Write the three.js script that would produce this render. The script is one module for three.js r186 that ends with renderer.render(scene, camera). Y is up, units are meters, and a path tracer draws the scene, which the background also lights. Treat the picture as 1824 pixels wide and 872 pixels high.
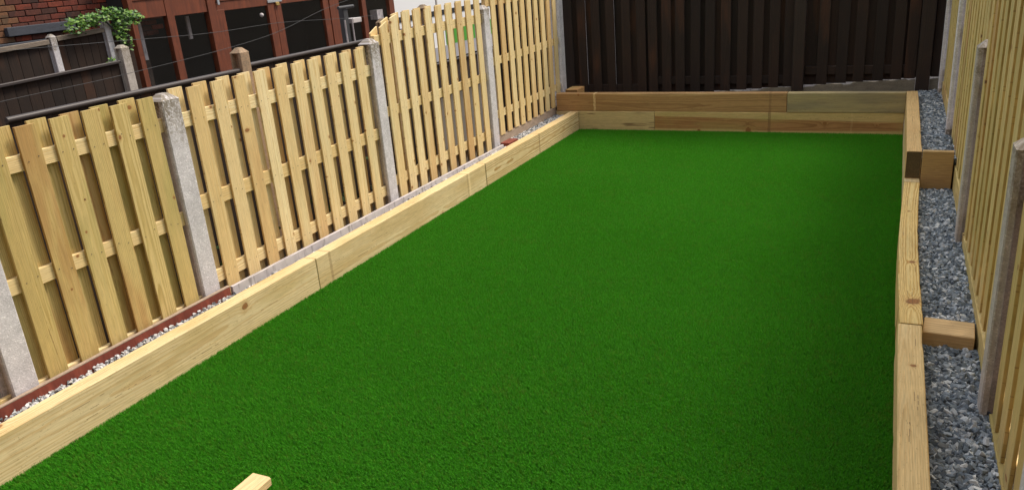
import * as THREE from 'three';
import { mergeGeometries } from 'three/addons/utils/BufferGeometryUtils.js';
import { ConvexGeometry } from 'three/addons/geometries/ConvexGeometry.js';
import { RoundedBoxGeometry } from 'three/addons/geometries/RoundedBoxGeometry.js';

// ---------------------------------------------------------------- camera, sky, sun, exposure
const scene = new THREE.Scene();
const camera = new THREE.PerspectiveCamera(2 * Math.atan(436 / 1411) * 180 / Math.PI, 1824 / 872, 0.05, 400);
camera.position.set(3.2448, 1.8903, 8.492);
camera.rotation.set(-0.3446, 0.4626, -0.0817, 'YXZ');
scene.add(camera);

const renderer = new THREE.WebGLRenderer({ antialias: true });
renderer.toneMapping = THREE.LinearToneMapping;
renderer.toneMappingExposure = 2.7;
renderer.shadowMap.enabled = true;
renderer.setSize(1024, 489);

// noise
function rng(seed) { let a = seed >>> 0; return () => { a = (a + 0x6D2B79F5) >>> 0; let t = a; t = Math.imul(t ^ (t >>> 15), t | 1); t ^= t + Math.imul(t ^ (t >>> 7), t | 61); return ((t ^ (t >>> 14)) >>> 0) / 4294967296; }; }
const R = rng(20240611);
const rr = (a, b) => a + (b - a) * R();
function h3(x, y, z) { let h = Math.imul(x | 0, 374761393) ^ Math.imul(y | 0, 668265263) ^ Math.imul(z | 0, 1274126177); h = Math.imul(h ^ (h >>> 13), 1103515245); h ^= h >>> 16; return (h >>> 0) / 4294967295; }
const sm = (t) => t * t * (3 - 2 * t);
function noise(x, y, s = 0) { const i = Math.floor(x), j = Math.floor(y), f = sm(x - i), g = sm(y - j); const a = h3(i, j, s), b = h3(i + 1, j, s), c = h3(i, j + 1, s), d = h3(i + 1, j + 1, s); return a + (b - a) * f + (c - a) * g + (a - b - c + d) * f * g; }
const fbm = (x, y, s = 0) => 0.55 * noise(x, y, s) + 0.3 * noise(x * 2.1 + 7, y * 2.1, s + 1) + 0.15 * noise(x * 4.3, y * 4.3 + 3, s + 2);
const step = (a, b, x) => { const t = Math.min(1, Math.max(0, (x - a) / (b - a))); return t * t * (3 - 2 * t); };
const mix3 = (a, b, t) => [a[0] + (b[0] - a[0]) * t, a[1] + (b[1] - a[1]) * t, a[2] + (b[2] - a[2]) * t];

{ // overcast sky: brighter overhead, soft cloud mottling
  const W = 256, H = 128, d = new Float32Array(W * H * 4);
  for (let j = 0; j < H; j++) for (let i = 0; i < W; i++) {
    const el = (j + 0.5) / H * Math.PI - Math.PI / 2, az = i / W * 2 * Math.PI, k = (j * W + i) * 4;
    const c = Math.cos(el), x = Math.cos(az) * c, z = Math.sin(az) * c, y = Math.sin(el);
    let L = y > 0 ? (1 + 2 * y) / 3 : 0.25;
    if (y > 0) { const q = 1 / (y + 0.35); L *= 0.84 + 0.32 * fbm(x * q * 2 + 9, z * q * 2 + 5, 91); }
    L *= 0.55; d[k] = 0.97 * L; d[k + 1] = 1.0 * L; d[k + 2] = 1.06 * L; d[k + 3] = 1;
  }
  const t = new THREE.DataTexture(d, W, H, THREE.RGBAFormat, THREE.FloatType);
  t.mapping = THREE.EquirectangularReflectionMapping; t.magFilter = THREE.LinearFilter; t.minFilter = THREE.LinearFilter; t.needsUpdate = true;
  scene.background = t; scene.environment = t;
}
const sun = new THREE.DirectionalLight(0xfff1de, 1.5);
sun.position.set(8.5, 15, -4.5); sun.target.position.set(1.5, 0, 3);
sun.castShadow = true; sun.shadow.radius = 34; sun.shadow.mapSize.set(2048, 2048);
Object.assign(sun.shadow.camera, { left: -12, right: 12, top: 12, bottom: -12, near: 1, far: 50 });
scene.add(sun, sun.target);

// ---------------------------------------------------------------- helpers
const used = {};
function numbered(n) { used[n] = (used[n] ?? -1) + 1; return used[n] ? n + '_' + String(used[n]).padStart(3, '0') : n; }
function top(o, name, label, category, group) { o.name = numbered(name); o.userData = { label, category }; if (group) o.userData.group = group; scene.add(o); return o; }
function thing(name, label, category, group) { return top(new THREE.Group(), name, label, category, group); }
function solid(name, geo, mat, label, category, group) { const m = new THREE.Mesh(geo, mat); m.castShadow = m.receiveShadow = true; return top(m, name, label, category, group); }
function structure(name, geo, mat) { const m = new THREE.Mesh(geo, mat); m.castShadow = m.receiveShadow = true; m.name = numbered(name); m.userData.kind = 'structure'; scene.add(m); return m; }
function part(name, geo, mat, parent) { const m = new THREE.Mesh(geo, mat); m.name = name; m.castShadow = m.receiveShadow = true; parent.add(m); return m; }
const V = (x, y, z) => new THREE.Vector3(x, y, z);

// lofted timber: length along X, width along Y, thickness Z; uvf(cls, x, y, z) with cls 'w' broad face, 't' edge face, 'e' end
function timber(L, W, T, c, uvf, { stations = null, endc = 0, bend = null, topcut = null, rough = 0 } = {}) {
  const sec = (k) => { const a = W / 2 - k, b = T / 2 - k, e = Math.max(c, 0.0004); return [[a - e, b], [-(a - e), b], [-a, b - e], [-a, -(b - e)], [-(a - e), -b], [a - e, -b], [a, -(b - e)], [a, b - e]]; };
  const cls = ['w', 't', 't', 'w', 'w', 't', 't', 'w']; // segment i -> i+1
  const xs = []; if (endc) xs.push([-L / 2, endc], [-L / 2 + endc, 0]); else xs.push([-L / 2, 0]);
  const n = stations || 0; for (let i = 1; i < n; i++) xs.push([-L / 2 + L * i / n, 0]);
  if (endc) xs.push([L / 2 - endc, 0], [L / 2, endc]); else xs.push([L / 2, 0]);
  const P = [], U = [];
  const pt = (x, q) => { let [y, z] = q; if (rough) { const e = Math.sign(y) + 2 * Math.sign(z), wob = noise(x * 3, e * 3.1, rough) - 0.5, chip = Math.max(0, noise(x * 11, e * 5.3, rough + 1) - 0.74) * 0.014; y -= Math.sign(y) * (0.0014 * (wob + 0.5) + chip * 0.6); z -= Math.sign(z) * (0.0014 * (noise(x * 3.3, e * 2.7, rough + 2)) + chip); } if (bend) z += bend(x); if (topcut && x > L / 2 - 0.001) x += topcut(y); return [x, y, z]; };
  const tri = (a, b, d, k) => { for (const v of [a, b, d]) { P.push(...v); U.push(...uvf(k, v[0], v[1], v[2])); } };
  for (let s = 0; s + 1 < xs.length; s++) {
    const A = sec(xs[s][1]), B = sec(xs[s + 1][1]);
    for (let i = 0; i < 8; i++) { const j = (i + 1) % 8, a = pt(xs[s][0], A[i]), b = pt(xs[s][0], A[j]), d = pt(xs[s + 1][0], B[j]), e = pt(xs[s + 1][0], B[i]); tri(a, e, d, cls[i]); tri(a, d, b, cls[i]); }
  }
  for (const [s, o] of [[0, 1], [xs.length - 1, -1]]) { const A = sec(xs[s][1]).map((q) => pt(xs[s][0], q)); for (let i = 1; i < 7; i++) o > 0 ? tri(A[0], A[i], A[i + 1], 'e') : tri(A[0], A[i + 1], A[i], 'e'); }
  const g = new THREE.BufferGeometry();
  g.setAttribute('position', new THREE.Float32BufferAttribute(P, 3)); g.setAttribute('uv', new THREE.Float32BufferAttribute(U, 2)); g.computeVertexNormals();
  return g;
}
const AX = { // where the length, width, thickness axes go
  x: new THREE.Matrix4(), // L x, W y, T z
  z: new THREE.Matrix4().makeBasis(V(0, 0, -1), V(0, 1, 0), V(1, 0, 0)), // L -z, W y, T x
  up: new THREE.Matrix4().makeBasis(V(0, 1, 0), V(-1, 0, 0), V(0, 0, 1)), // L up, W -x, T z
  flatx: new THREE.Matrix4().makeBasis(V(1, 0, 0), V(0, 0, -1), V(0, 1, 0)), // lying flat: L x, W -z, T up
  flatz: new THREE.Matrix4().makeBasis(V(0, 0, -1), V(-1, 0, 0), V(0, 1, 0)), // lying flat: L -z, W -x, T up
};
// uv in metres by the dominant direction of each triangle
function boxUV(g, s = 1) {
  g = g.index ? g.toNonIndexed() : g; const p = g.attributes.position, uv = new Float32Array(p.count * 2), a = V(), b = V(), c = V(), n = V();
  for (let i = 0; i < p.count; i += 3) {
    a.fromBufferAttribute(p, i); b.fromBufferAttribute(p, i + 1); c.fromBufferAttribute(p, i + 2); n.copy(b).sub(a).cross(c.clone().sub(a)); const X = Math.abs(n.x), Y = Math.abs(n.y), Z = Math.abs(n.z);
    [a, b, c].forEach((v, k) => { const [u, w] = Y >= X && Y >= Z ? [v.x, v.z] : X >= Z ? [v.z, v.y] : [v.x, v.y]; uv[(i + k) * 2] = u * s; uv[(i + k) * 2 + 1] = w * s; });
  }
  g.setAttribute('uv', new THREE.BufferAttribute(uv, 2)); return g;
}
function box(x0, x1, y0, y1, z0, z1, c = 0) { const g = c ? new RoundedBoxGeometry(x1 - x0, y1 - y0, z1 - z0, 2, c) : new THREE.BoxGeometry(x1 - x0, y1 - y0, z1 - z0); g.translate((x0 + x1) / 2, (y0 + y1) / 2, (z0 + z1) / 2); return boxUV(g); }
function tex(W, H, f, { srgb = true, repeat = false } = {}) {
  const d = new Uint8Array(W * H * 4);
  for (let j = 0; j < H; j++) for (let i = 0; i < W; i++) { const c = f(i, j), k = (j * W + i) * 4; for (let q = 0; q < 3; q++) d[k + q] = Math.max(0, Math.min(255, c[q])); d[k + 3] = 255; }
  const t = new THREE.DataTexture(d, W, H, THREE.RGBAFormat); if (srgb) t.colorSpace = THREE.SRGBColorSpace; t.magFilter = THREE.LinearFilter; t.minFilter = THREE.LinearMipmapLinearFilter; t.generateMipmaps = true;
  t.wrapS = t.wrapT = repeat ? THREE.RepeatWrapping : THREE.ClampToEdgeWrapping; t.needsUpdate = true; return t;
}

// ---------------------------------------------------------------- wood: rings round a pith, knots, fibre, patches
function woodSpec(r, o = {}) {
  const kn = []; const n = o.kn ? 0 : o.knots ?? 4, L = o.L ?? 2.4; for (const k of o.kn ?? []) kn.push({ s: k[0], a: k[1], r: k[2], dead: false });
  for (let i = 0; i < n; i++) kn.push({ s: -L / 2 + L * (i + 0.15 + 0.7 * r()) / n, a: r() * 6.283, r: (o.knotR ?? 0.012) * (0.6 + 0.9 * r()), dead: r() < 0.15 });
  return { seed: Math.floor(r() * 9999), pa: o.pa ?? (r() - 0.5) * 0.16, pb: o.pb ?? -(0.02 + 0.07 * r()), ring: (o.ring ?? 0.005) * (0.8 + 0.5 * r()), heart: o.heart ?? 0, kn, early: o.early ?? [214, 190, 138], late: o.late ?? [186, 150, 92], heartC: o.heartC ?? [158, 112, 70], stain: o.stain ?? [176, 160, 96], stainK: o.stainK ?? 0.45, marks: o.marks ?? [], contrast: o.contrast ?? 0.7, streaks: o.streaks ?? 0, end: o.end, cracks: Array.from({ length: o.cracks ?? 0 }, (_, i) => [(r() - 0.5) * L, i % 2 ? (r() - 0.5) * 0.18 : 0.5 + (r() - 0.5) * 0.08, 0.04 + 0.14 * r(), i, 0.0006 + 0.0008 * r()]) };
}
function wood(s, a, b, P, fibre) {
  const sd = P.seed; let A = a - P.pa - 0.018 * (noise(s * 0.9, 3, sd) - 0.5) * 2, B = b - P.pb - 0.012 * (noise(s * 0.8, 9, sd + 1) - 0.5) * 2;
  let r = Math.hypot(A, B); const th = Math.atan2(B, A); let kd = 9, kk = null, push = 0;
  for (const k of P.kn) {
    const ds = s - k.s; if (Math.abs(ds) > 0.14) continue; let da = th - k.a; da = Math.atan2(Math.sin(da), Math.cos(da)); if (Math.abs(da) > 1.3) continue;
    const kr = k.r * Math.min(1, 0.35 + r / 0.07), dp = r * Math.sin(da), d = Math.hypot(ds * 0.85, dp) * (0.8 + 0.45 * noise(ds * 70 + 9, dp * 70, sd + 37)), q = d / kr; if (q < kd) { kd = q; kk = k; } push += 0.55 * kr * Math.exp(-q * q * 0.16);
  }
  const ph = (r + push) / P.ring + 1.4 * (noise(s * 1.3, th * 1.5, sd + 3) - 0.5) + 0.25 * (noise(s * 14, th * 6, sd + 4) - 0.5), t = ph - Math.floor(ph), ringv = noise(Math.floor(ph) * 1.7, 0.5, sd + 6);
  const lt = step(0.35, 0.9, t) * (1 - step(0.93, 1, t)) * (0.45 + 0.8 * ringv);
  let c = mix3(P.early, P.late, Math.min(1, lt * P.contrast));
  if (P.heart) { const hw = 1 - step(P.heart - 0.006, P.heart + 0.004, r + 0.008 * (noise(s * 2, th * 2, sd + 8) - 0.5)); c = mix3(c, mix3(P.heartC, [P.heartC[0] * 0.72, P.heartC[1] * 0.66, P.heartC[2] * 0.6], lt * 0.6), 0.8 * hw); }
  const pat = fbm(s * 2.2 + 11, a * 12 + b * 9, sd + 12); c = mix3(c, P.stain, P.stainK * step(0.4, 0.8, pat));
  if (P.streaks) { const q = noise(s * 7, a * 190 + b * 170, sd + 15) * noise(s * 3 + 4, a * 40, sd + 16); c = mix3(c, [84, 56, 34], P.streaks * step(0.42, 0.62, q)); }
  const f = noise(s * 26, fibre * 1000, sd + 20) * 0.6 + noise(s * 7, fibre * 420, sd + 21) * 0.4, lum = 0.9 + 0.2 * f; c = [c[0] * lum, c[1] * lum, c[2] * (lum - 0.02)];
  const pit = noise(s * 120, fibre * 700, sd + 24); if (pit > 0.93) c = mix3(c, [110, 84, 52], 0.35);
  if (kk && kd < 2.6) { const body = kk.dead ? [92, 62, 38] : [158, 106, 58], rings = 0.5 + 0.5 * Math.sin(kd * 15 + 5 * noise(s * 80, fibre * 80, sd + 33)); const w = 1 - step(0.75, 1.15, kd); c = mix3(c, [186, 136, 78], 0.3 * (1 - step(1, 2.6, kd))); c = mix3(c, mix3(body, [body[0] * 0.72, body[1] * 0.68, body[2] * 0.62], 0.55 * rings + 0.3 * (1 - step(0, 0.35, kd))), w * 0.88); const rim = Math.exp(-((kd - 0.98) ** 2) / 0.02) * noise(s * 60, fibre * 60, sd + 35); c = mix3(c, [86, 54, 30], 0.7 * rim); }
  for (const k of P.cracks) { const ds = s - k[0]; if (Math.abs(ds) < k[2]) { const off = k[1] + 0.012 * (noise(s * 6, 2, sd + 40 + k[3]) - 0.5), wd = k[4] * (1 - (ds / k[2]) ** 2) * (0.4 + noise(s * 40, 1, sd + k[3])); if (Math.abs(fibre - off) < wd) c = mix3(c, [92, 66, 42], 0.6); } }
  for (const m of P.marks) { const d = Math.abs(s - m[0] + 0.004 * (noise(a * 60, b * 60, sd) - 0.5)); if (d < m[1]) c = mix3(c, m[2] > 0 ? [232, 208, 158] : [112, 84, 54], Math.abs(m[2]) * (0.6 + 0.5 * noise(a * 80, s * 60, sd + 30))); }
  return c;
}
const stdWood = (t, rough = 0.78, bump = 0.0012) => new THREE.MeshStandardMaterial({ map: t, bumpMap: t, bumpScale: bump, roughness: rough, metalness: 0 });
// one unique sleeper texture: broad face, upper edge and sawn end side by side
function sleeperMaterial(L, W, T, P) {
  const w = 1024, hb = 96, ht = 48, H = hb + ht;
  const t = tex(w + 64, H, (i, j) => {
    if (i >= w) { const y = (j / H - 0.5) * W, z = ((i - w) / 64 - 0.5) * T; return wood(L / 2 + 0.2, y, z, P, y * 3 + z).map((v) => v * (P.end ?? 0.7) * (0.9 + 0.2 * noise(i * 0.6, j * 0.15, 4))); }
    const s = ((i + 0.5) / w - 0.5) * L; if (j < hb) { const y = (j + 0.5) / hb * W - W / 2; return wood(s, y, T / 2, P, y); }
    const z = (j - hb + 0.5) / ht * T - T / 2; return wood(s, W / 2, z, P, z + 0.5);
  });
  const m = stdWood(t); const f = w / (w + 64), lim = (v, a, b) => Math.min(b, Math.max(a, v));
  m.userData.uvf = (k, x, y, z) => { const u = lim((x / L + 0.5) * f, 0.001, f - 0.002); if (k === 'e') return [f + (0.06 + 0.88 * lim(z / T + 0.5, 0, 1)) * (1 - f), lim(y / W + 0.5, 0.01, 0.99)]; return k === 'w' ? [u, lim((y / W + 0.5) * hb / H, 0.006, (hb - 1.2) / H)] : [u, (hb + lim(z / T + 0.5, 0.03, 0.97) * ht) / H]; };
  return m;
}
// an atlas of sixteen boards, each with its own grain, 1.7 m long
function boardAtlas(seed, specs) {
  const r = rng(seed), P = []; for (let i = 0; i < 16; i++) P.push(woodSpec(r, specs(r, i)));
  const t = tex(1024, 1024, (i, j) => { const k = Math.floor(j / 64), y = ((j % 64) + 0.5) / 64 * 0.11 - 0.055; return wood((i / 1024 - 0.5) * 1.9, y, 0.008, P[k], y); });
  const m = stdWood(t, 0.78, 0.0009); return m;
}
const boardUV = (k, off = 0, W = 0.1) => (c, x, y, z) => { const v = c === 'w' ? Math.min(0.95, Math.max(0.05, y / 0.11 + 0.5)) : c === 't' ? (y > 0 ? 0.93 : 0.07) : 0.5 + z * 6; return [Math.min(0.998, Math.max(0.002, (x + off) / 1.9 + 0.5)), (k + v) / 16]; };

const freshBoards = boardAtlas(11, (r, i) => ({ L: 1.9, knots: 6 + Math.floor(r() * 9), knotR: 0.0065, ring: 0.0055, cracks: 3, early: i === 3 ? [208, 174, 122] : mix3([238, 219, 176], [220, 192, 138], r()), late: i === 3 ? [180, 136, 86] : mix3([216, 186, 130], [202, 164, 104], r()), stain: r() < 0.3 ? [190, 146, 96] : [222, 206, 162], stainK: r() < 0.3 ? 0.7 : 0.4, contrast: 0.75 }));
const greenBoards = boardAtlas(12, (r, i) => ({ L: 1.9, knots: 6 + Math.floor(r() * 9), knotR: 0.007, ring: 0.0065, cracks: 3, early: i === 4 ? [194, 162, 110] : mix3([216, 194, 136], [196, 172, 112], r()), late: i === 4 ? [162, 122, 74] : mix3([188, 162, 98], [170, 144, 80], r()), stain: r() < 0.25 ? [170, 126, 76] : [170, 158, 96], stainK: 0.6, contrast: 0.7 }));
const darkBoards = boardAtlas(13, (r, i) => ({ L: 1.9, knots: 0, ring: 0.006, early: mix3([50, 37, 31], [34, 26, 23], r()), late: [26, 19, 16], stain: [82, 50, 33], stainK: r() < 0.35 ? 0.6 : 0.15, contrast: 0.6 }));

darkBoards.roughness = 0.95;
// ---------------------------------------------------------------- other materials
function concreteTex(seed, base, stainTop) {
  return tex(256, 1024, (i, j) => {
    const y = j / 1024, g = h3(i, j, seed), n = fbm(i / 24, j / 24, seed), f = noise(i / 3, j / 3, seed + 5); let c = base.map((v) => v * (0.86 + 0.16 * n + 0.12 * (f - 0.5) + 0.1 * (g - 0.5)));
    if (g > 0.985) c = c.map((v) => v * 0.7); if (f > 0.86) c = c.map((v) => v * 1.08);
    const st = stainTop * step(0.80, 1.0, y + 0.22 * (fbm(i / 30, j / 40, seed + 9) - 0.5)) * step(0.3, 0.72, fbm(i / 4, j / 5, seed + 13) + 0.12 * (y - 0.8) * 5); c = mix3(c, [112, 102, 86], 0.75 * st);
    return c;
  }, { repeat: true });
}
const mConcrete = (() => { const t = concreteTex(31, [216, 213, 217], 1); return new THREE.MeshStandardMaterial({ map: t, bumpMap: t, bumpScale: 0.002, roughness: 0.92 }); })();
const mConcreteWarm = (() => { const t = concreteTex(37, [188, 181, 174], 0.9); return new THREE.MeshStandardMaterial({ map: t, bumpMap: t, bumpScale: 0.002, roughness: 0.94 }); })();
const mConcreteBoard = (() => { const t = concreteTex(41, [176, 156, 138], 0); return new THREE.MeshStandardMaterial({ map: t, bumpMap: t, bumpScale: 0.002, roughness: 0.94 }); })();
const mConcreteBrown = (() => { const t = concreteTex(39, [178, 150, 122], 0.9); return new THREE.MeshStandardMaterial({ map: t, bumpMap: t, bumpScale: 0.003, roughness: 0.95 }); })();
const mConcreteOld = (() => { const t = concreteTex(43, [132, 126, 112], 0); return new THREE.MeshStandardMaterial({ map: t, bumpMap: t, bumpScale: 0.004, roughness: 0.95 }); })();
const mPaleBoard = (() => { const t = tex(512, 64, (i, j) => { const f = noise(i / 20, j / 1.5, 5), g = noise(i / 90, j / 8, 7); const d = step(0.6, 0.8, fbm(i / 16, j / 12, 19)) * 40; return [196 + 22 * f - 22 * g - d, 190 + 22 * f - 22 * g - d, 188 + 20 * f - 14 * g - d]; }, { repeat: true }); return new THREE.MeshStandardMaterial({ map: t, roughness: 0.8 }); })();
const mRedBoard = (() => { const t = tex(512, 64, (i, j) => { const f = fbm(i / 14, j / 5, 15), g = noise(i / 3, j / 2, 17); return [112 + 40 * f - 14 * g, 54 + 24 * f - 10 * g, 42 + 16 * f - 8 * g]; }, { repeat: true }); return new THREE.MeshStandardMaterial({ map: t, bumpMap: t, bumpScale: 0.002, roughness: 0.85 }); })();
const mSoil = (() => { const t = tex(256, 256, (i, j) => { const f = fbm(i / 16, j / 16, 61), g = h3(i, j, 3); return [46 + 30 * f + 12 * g, 41 + 26 * f + 10 * g, 34 + 20 * f + 8 * g]; }, { repeat: true }); return new THREE.MeshStandardMaterial({ map: t, bumpMap: t, bumpScale: 0.02, roughness: 1 }); })();
const mTurfBack = new THREE.MeshStandardMaterial({ color: new THREE.Color().setRGB(0.045, 0.26, 0.008), roughness: 1 });

// ---------------------------------------------------------------- ground
{
  const g = new THREE.PlaneGeometry(240, 240); g.rotateX(-Math.PI / 2); boxUV(g, 0.5); g.translate(0, -0.6, 0); structure('ground', g, mSoil);
  const t = box(-0.42, 3.9, -0.58, -0.06, -0.66, 12); structure('garden_terrace', t, mSoil);
  const l = new THREE.PlaneGeometry(3.365, 7.6); l.rotateX(-Math.PI / 2); boxUV(l); l.translate(1.6725, -0.028, 3.8); structure('lawn', l, mTurfBack);
}

// ---------------------------------------------------------------- sleepers
const sleeperSets = 'sleepers edging the lawn';
function sleeper(name, label, axis, L, W, T, at, spec, opts = {}, group = sleeperSets) {
  const m = sleeperMaterial(L, W, T, spec), g = timber(L, W, T, opts.c ?? 0.004, m.userData.uvf, { endc: 0.003, stations: Math.max(2, Math.round(L / 0.06)), rough: spec.seed + 1, ...opts }); g.applyMatrix4(AX[axis]);
  const o = solid(name, g, m, label, 'sleeper', group); o.position.set(...at); if (opts.turn) o.rotation.y = opts.turn; return o;
}
const pale = { early: [222, 202, 160], late: [198, 166, 116], stain: [192, 164, 112], stainK: 0.5, cracks: 14 };
const rs = rng(77);
const H2 = 0.2, T1 = 0.1;
sleeper('timber_sleeper', 'long pale sleeper edging the lawn in front of the red gravel board', 'z', 2.4, 0.24, T1, [-0.05, 0.08, 6.0], woodSpec(rs, { ...pale, knots: 3, ring: 0.007, pa: 0.02, pb: -0.05, stain: [182, 156, 98] }));
sleeper('timber_sleeper', 'pale sleeper with a strapping mark edging the lawn beside the whitish board', 'z', 2.408, 0.24, T1, [-0.05, 0.08, 3.591], woodSpec(rs, { ...pale, knots: 5, ring: 0.006, pa: -0.05, pb: -0.06, marks: [[3.591 - 2.70, 0.014, 0.75], [3.591 - 4.66, 0.012, -0.3], [3.591 - 2.735, 0.01, -0.25]] }));
sleeper('timber_sleeper', 'pale sleeper with wavy grain meeting the two-high back wall', 'z', 2.378, 0.24, T1, [-0.05, 0.08, 1.191], woodSpec(rs, { ...pale, late: [170, 132, 76], contrast: 0.95, knots: 4, ring: 0.008, pa: 0.03, pb: -0.06, marks: [[1.191 - 1.16, 0.012, -0.45]] }));
sleeper('timber_sleeper', 'short pale sleeper with dark flecks, bottom of the back wall by the pale fence', 'x', 1.166, 0.24, T1, [0.304, 0.08, -0.053], woodSpec(rs, { cracks: 12, early: [206, 184, 136], late: [188, 162, 112], stain: [178, 158, 120], knots: 4, knotR: 0.007, ring: 0.012, contrast: 0.45, L: 1.166, streaks: 0.75 }));
sleeper('timber_sleeper', 'long two-tone sleeper with brown heartwood and round knot, lower back wall', 'x', 2.476, 0.24, T1, [2.128, 0.08, -0.053], woodSpec(rs, { cracks: 12, early: [208, 184, 128], late: [184, 148, 92], heart: 0.117, heartC: [168, 118, 72], pa: 0.004, pb: -0.045, kn: [[-0.23, 2.15, 0.022], [0.52, 1.38, 0.013], [-0.75, 2.3, 0.012], [1.0, 1.5, 0.008]], ring: 0.008, marks: [[-0.02, 0.014, -0.5], [1.07 - 0.3, 0.01, 0.2]] }));
sleeper('timber_sleeper', 'long brown sleeper with pale strapping mark on top of the back wall', 'x', 2.542, H2, T1, [1.002, 0.3005, -0.056], woodSpec(rs, { cracks: 14, early: [198, 164, 116], late: [164, 126, 82], stain: [154, 118, 78], stainK: 0.6, heart: 0.16, heartC: [176, 136, 90], pa: -0.02, pb: -0.07, knots: 4, ring: 0.008, marks: [[0.196 - 1.002, 0.013, 0.7], [2.11 - 1.002, 0.012, -0.35]] }));
sleeper('timber_sleeper', 'short grey-olive sleeper on top of the back wall by the gravel', 'x', 1.088, H2, T1, [2.821, 0.3005, -0.0515], woodSpec(rs, { cracks: 12, early: [172, 156, 116], late: [156, 138, 98], stain: [136, 126, 104], stainK: 0.6, knots: 3, knotR: 0.007, ring: 0.012, contrast: 0.4, L: 1.088, marks: [] }));
sleeper('timber_sleeper', 'upper sleeper on the gravel side with its sawn end over the lawn edge', 'z', 2.447, H2, T1, [3.417, 0.3005, 1.1235], woodSpec(rs, { cracks: 12, early: [212, 180, 126], late: [190, 148, 94], stain: [196, 156, 102], knots: 3, ring: 0.006, pa: 0.13, pb: 0, end: 0.45, marks: [[0.3, 0.006, -0.3], [0.75, 0.006, -0.25]] }));  // end darkens the sawn end: soaked end grain plus shade put into the colour
sleeper('timber_sleeper', 'lower sleeper carrying the upper one on the gravel side', 'z', 2.43, 0.24, T1, [3.4175, 0.08, 1.215], woodSpec(rs, { ...pale }));
sleeper('timber_sleeper', 'bowed pale sleeper with a torn knot on the gravel side', 'z', 2.37, 0.24, T1, [3.3985, 0.08, 3.6265], woodSpec(rs, { cracks: 12, early: [222, 196, 134], late: [186, 142, 70], stain: [222, 190, 120], contrast: 1, kn: [[-0.93, 3.0, 0.03], [-0.4, 2.85, 0.014], [0.5, 3.3, 0.008]], ring: 0.009, pa: 0.16, pb: 0.01 }), { bend: (x) => { const q = x / 1.185; return 0.0185 * q * q * 0.9 - 0.0075 * -q - 0.004; } });
sleeper('timber_sleeper', 'straight pale sleeper with a reddish knot, gravel side, next to the loose offcut', 'z', 2.4, 0.24, T1, [3.4045, 0.08, 6.024], woodSpec(rs, { cracks: 12, early: [220, 194, 142], late: [196, 158, 100], stain: [204, 172, 116], knots: 5, knotR: 0.012, ring: 0.006, pa: 0.15, pb: -0.01 }), { turn: 0.006 });

// ---------------------------------------------------------------- bits of timber
{
  const end = sleeper('timber_offcut', 'small timber offcut behind the back wall in the pale fence corner', 'z', 0.24, 0.2, 0.15, [-0.13, 0.325, -0.26], woodSpec(rs, { early: [196, 152, 100], late: [160, 112, 66], L: 0.24, knots: 1 }), {}, 'timber offcuts'); end.userData.category = 'timber';
  const ret = sleeper('retaining_board', 'upright brown board holding back the raised gravel', 'x', 0.196, 0.3, 0.05, [3.5685, 0.255, 2.335], woodSpec(rs, { early: [184, 154, 106], late: [160, 126, 82], stain: [166, 134, 90], L: 0.2, kn: [], ring: 0.01, contrast: 0.5 }), {}, 'timber offcuts'); ret.userData.category = 'board';
  const lo = sleeper('timber_offcut', 'flat sleeper offcut lying across the gravel beside a concrete post', 'flatx', 0.208, 0.168, 0.09, [3.563, 0.107, 4.705], woodSpec(rs, { early: [212, 182, 134], late: [190, 152, 106], stain: [198, 162, 114], L: 0.21, kn: [], ring: 0.012 }), { turn: -0.06 }, 'timber offcuts'); lo.userData.category = 'timber';
  const pl = sleeper('loose_plank', 'pale loose plank lying on the lawn', 'flatz', 1.5, 0.098, 0.045, [1.09, 0.025, 7.31], woodSpec(rs, { early: [228, 198, 152], late: [206, 166, 116], stain: [220, 180, 140], L: 1.5, knots: 2, ring: 0.008, contrast: 0.5 }), { c: 0.006, endc: 0.008 }, 'timber offcuts'); pl.userData.category = 'plank';
}

// ---------------------------------------------------------------- left: gravel boards, posts, panels
function simpleBoard(name, geo, mat, label, cat, group) { return solid(name, geo, mat, label, cat, group); }
{
  const red = thing('gravel_board', 'red-brown low board with pale top edge behind the white gravel', 'board', 'low boards along the foot of the pale fence');
  part('board', box(-0.258, -0.237, 0.0, 0.192, 5.31, 7.4, 0.003), mRedBoard, red); part('top_edge', box(-0.2585, -0.2365, 0.1925, 0.2, 5.31, 7.4, 0.002), mConcreteBoard, red);
  { const w = simpleBoard('gravel_board', box(-0.011, 0.011, 0.0, 0.192, -1.835, 1.835, 0.003), mPaleBoard, 'whitish low board between the pale sleeper and the fence', 'board', 'low boards along the foot of the pale fence'); w.position.set(-0.212, 0, 3.466); w.rotation.y = -0.0135; }
  simpleBoard('gravel_board', box(-0.332, -0.292, 0.0, 0.236, -0.22, 1.52, 0.004), mConcreteBoard, 'beige concrete gravel board under the stepped-up end panel of the pale fence', 'board', 'low boards along the foot of the pale fence');
  simpleBoard('gravel_board', box(-0.372, -0.349, -0.05, 0.275, 1.66, 3.38, 0.004), mConcreteWarm, 'grey concrete gravel board behind the swoop-topped panel', 'board', 'low boards along the foot of the pale fence');
  simpleBoard('gravel_board', box(-0.372, -0.349, -0.05, 0.23, 3.53, 5.33, 0.004), mConcreteWarm, 'grey concrete gravel board behind the ten-board low panel', 'board', 'low boards along the foot of the pale fence');
  simpleBoard('brick', box(-0.225, -0.13, 0.13, 0.2, 1.395, 1.605, 0.004), mRedBoard, 'single red brick end beside the white gravel by a fence post', 'brick');
}
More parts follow.
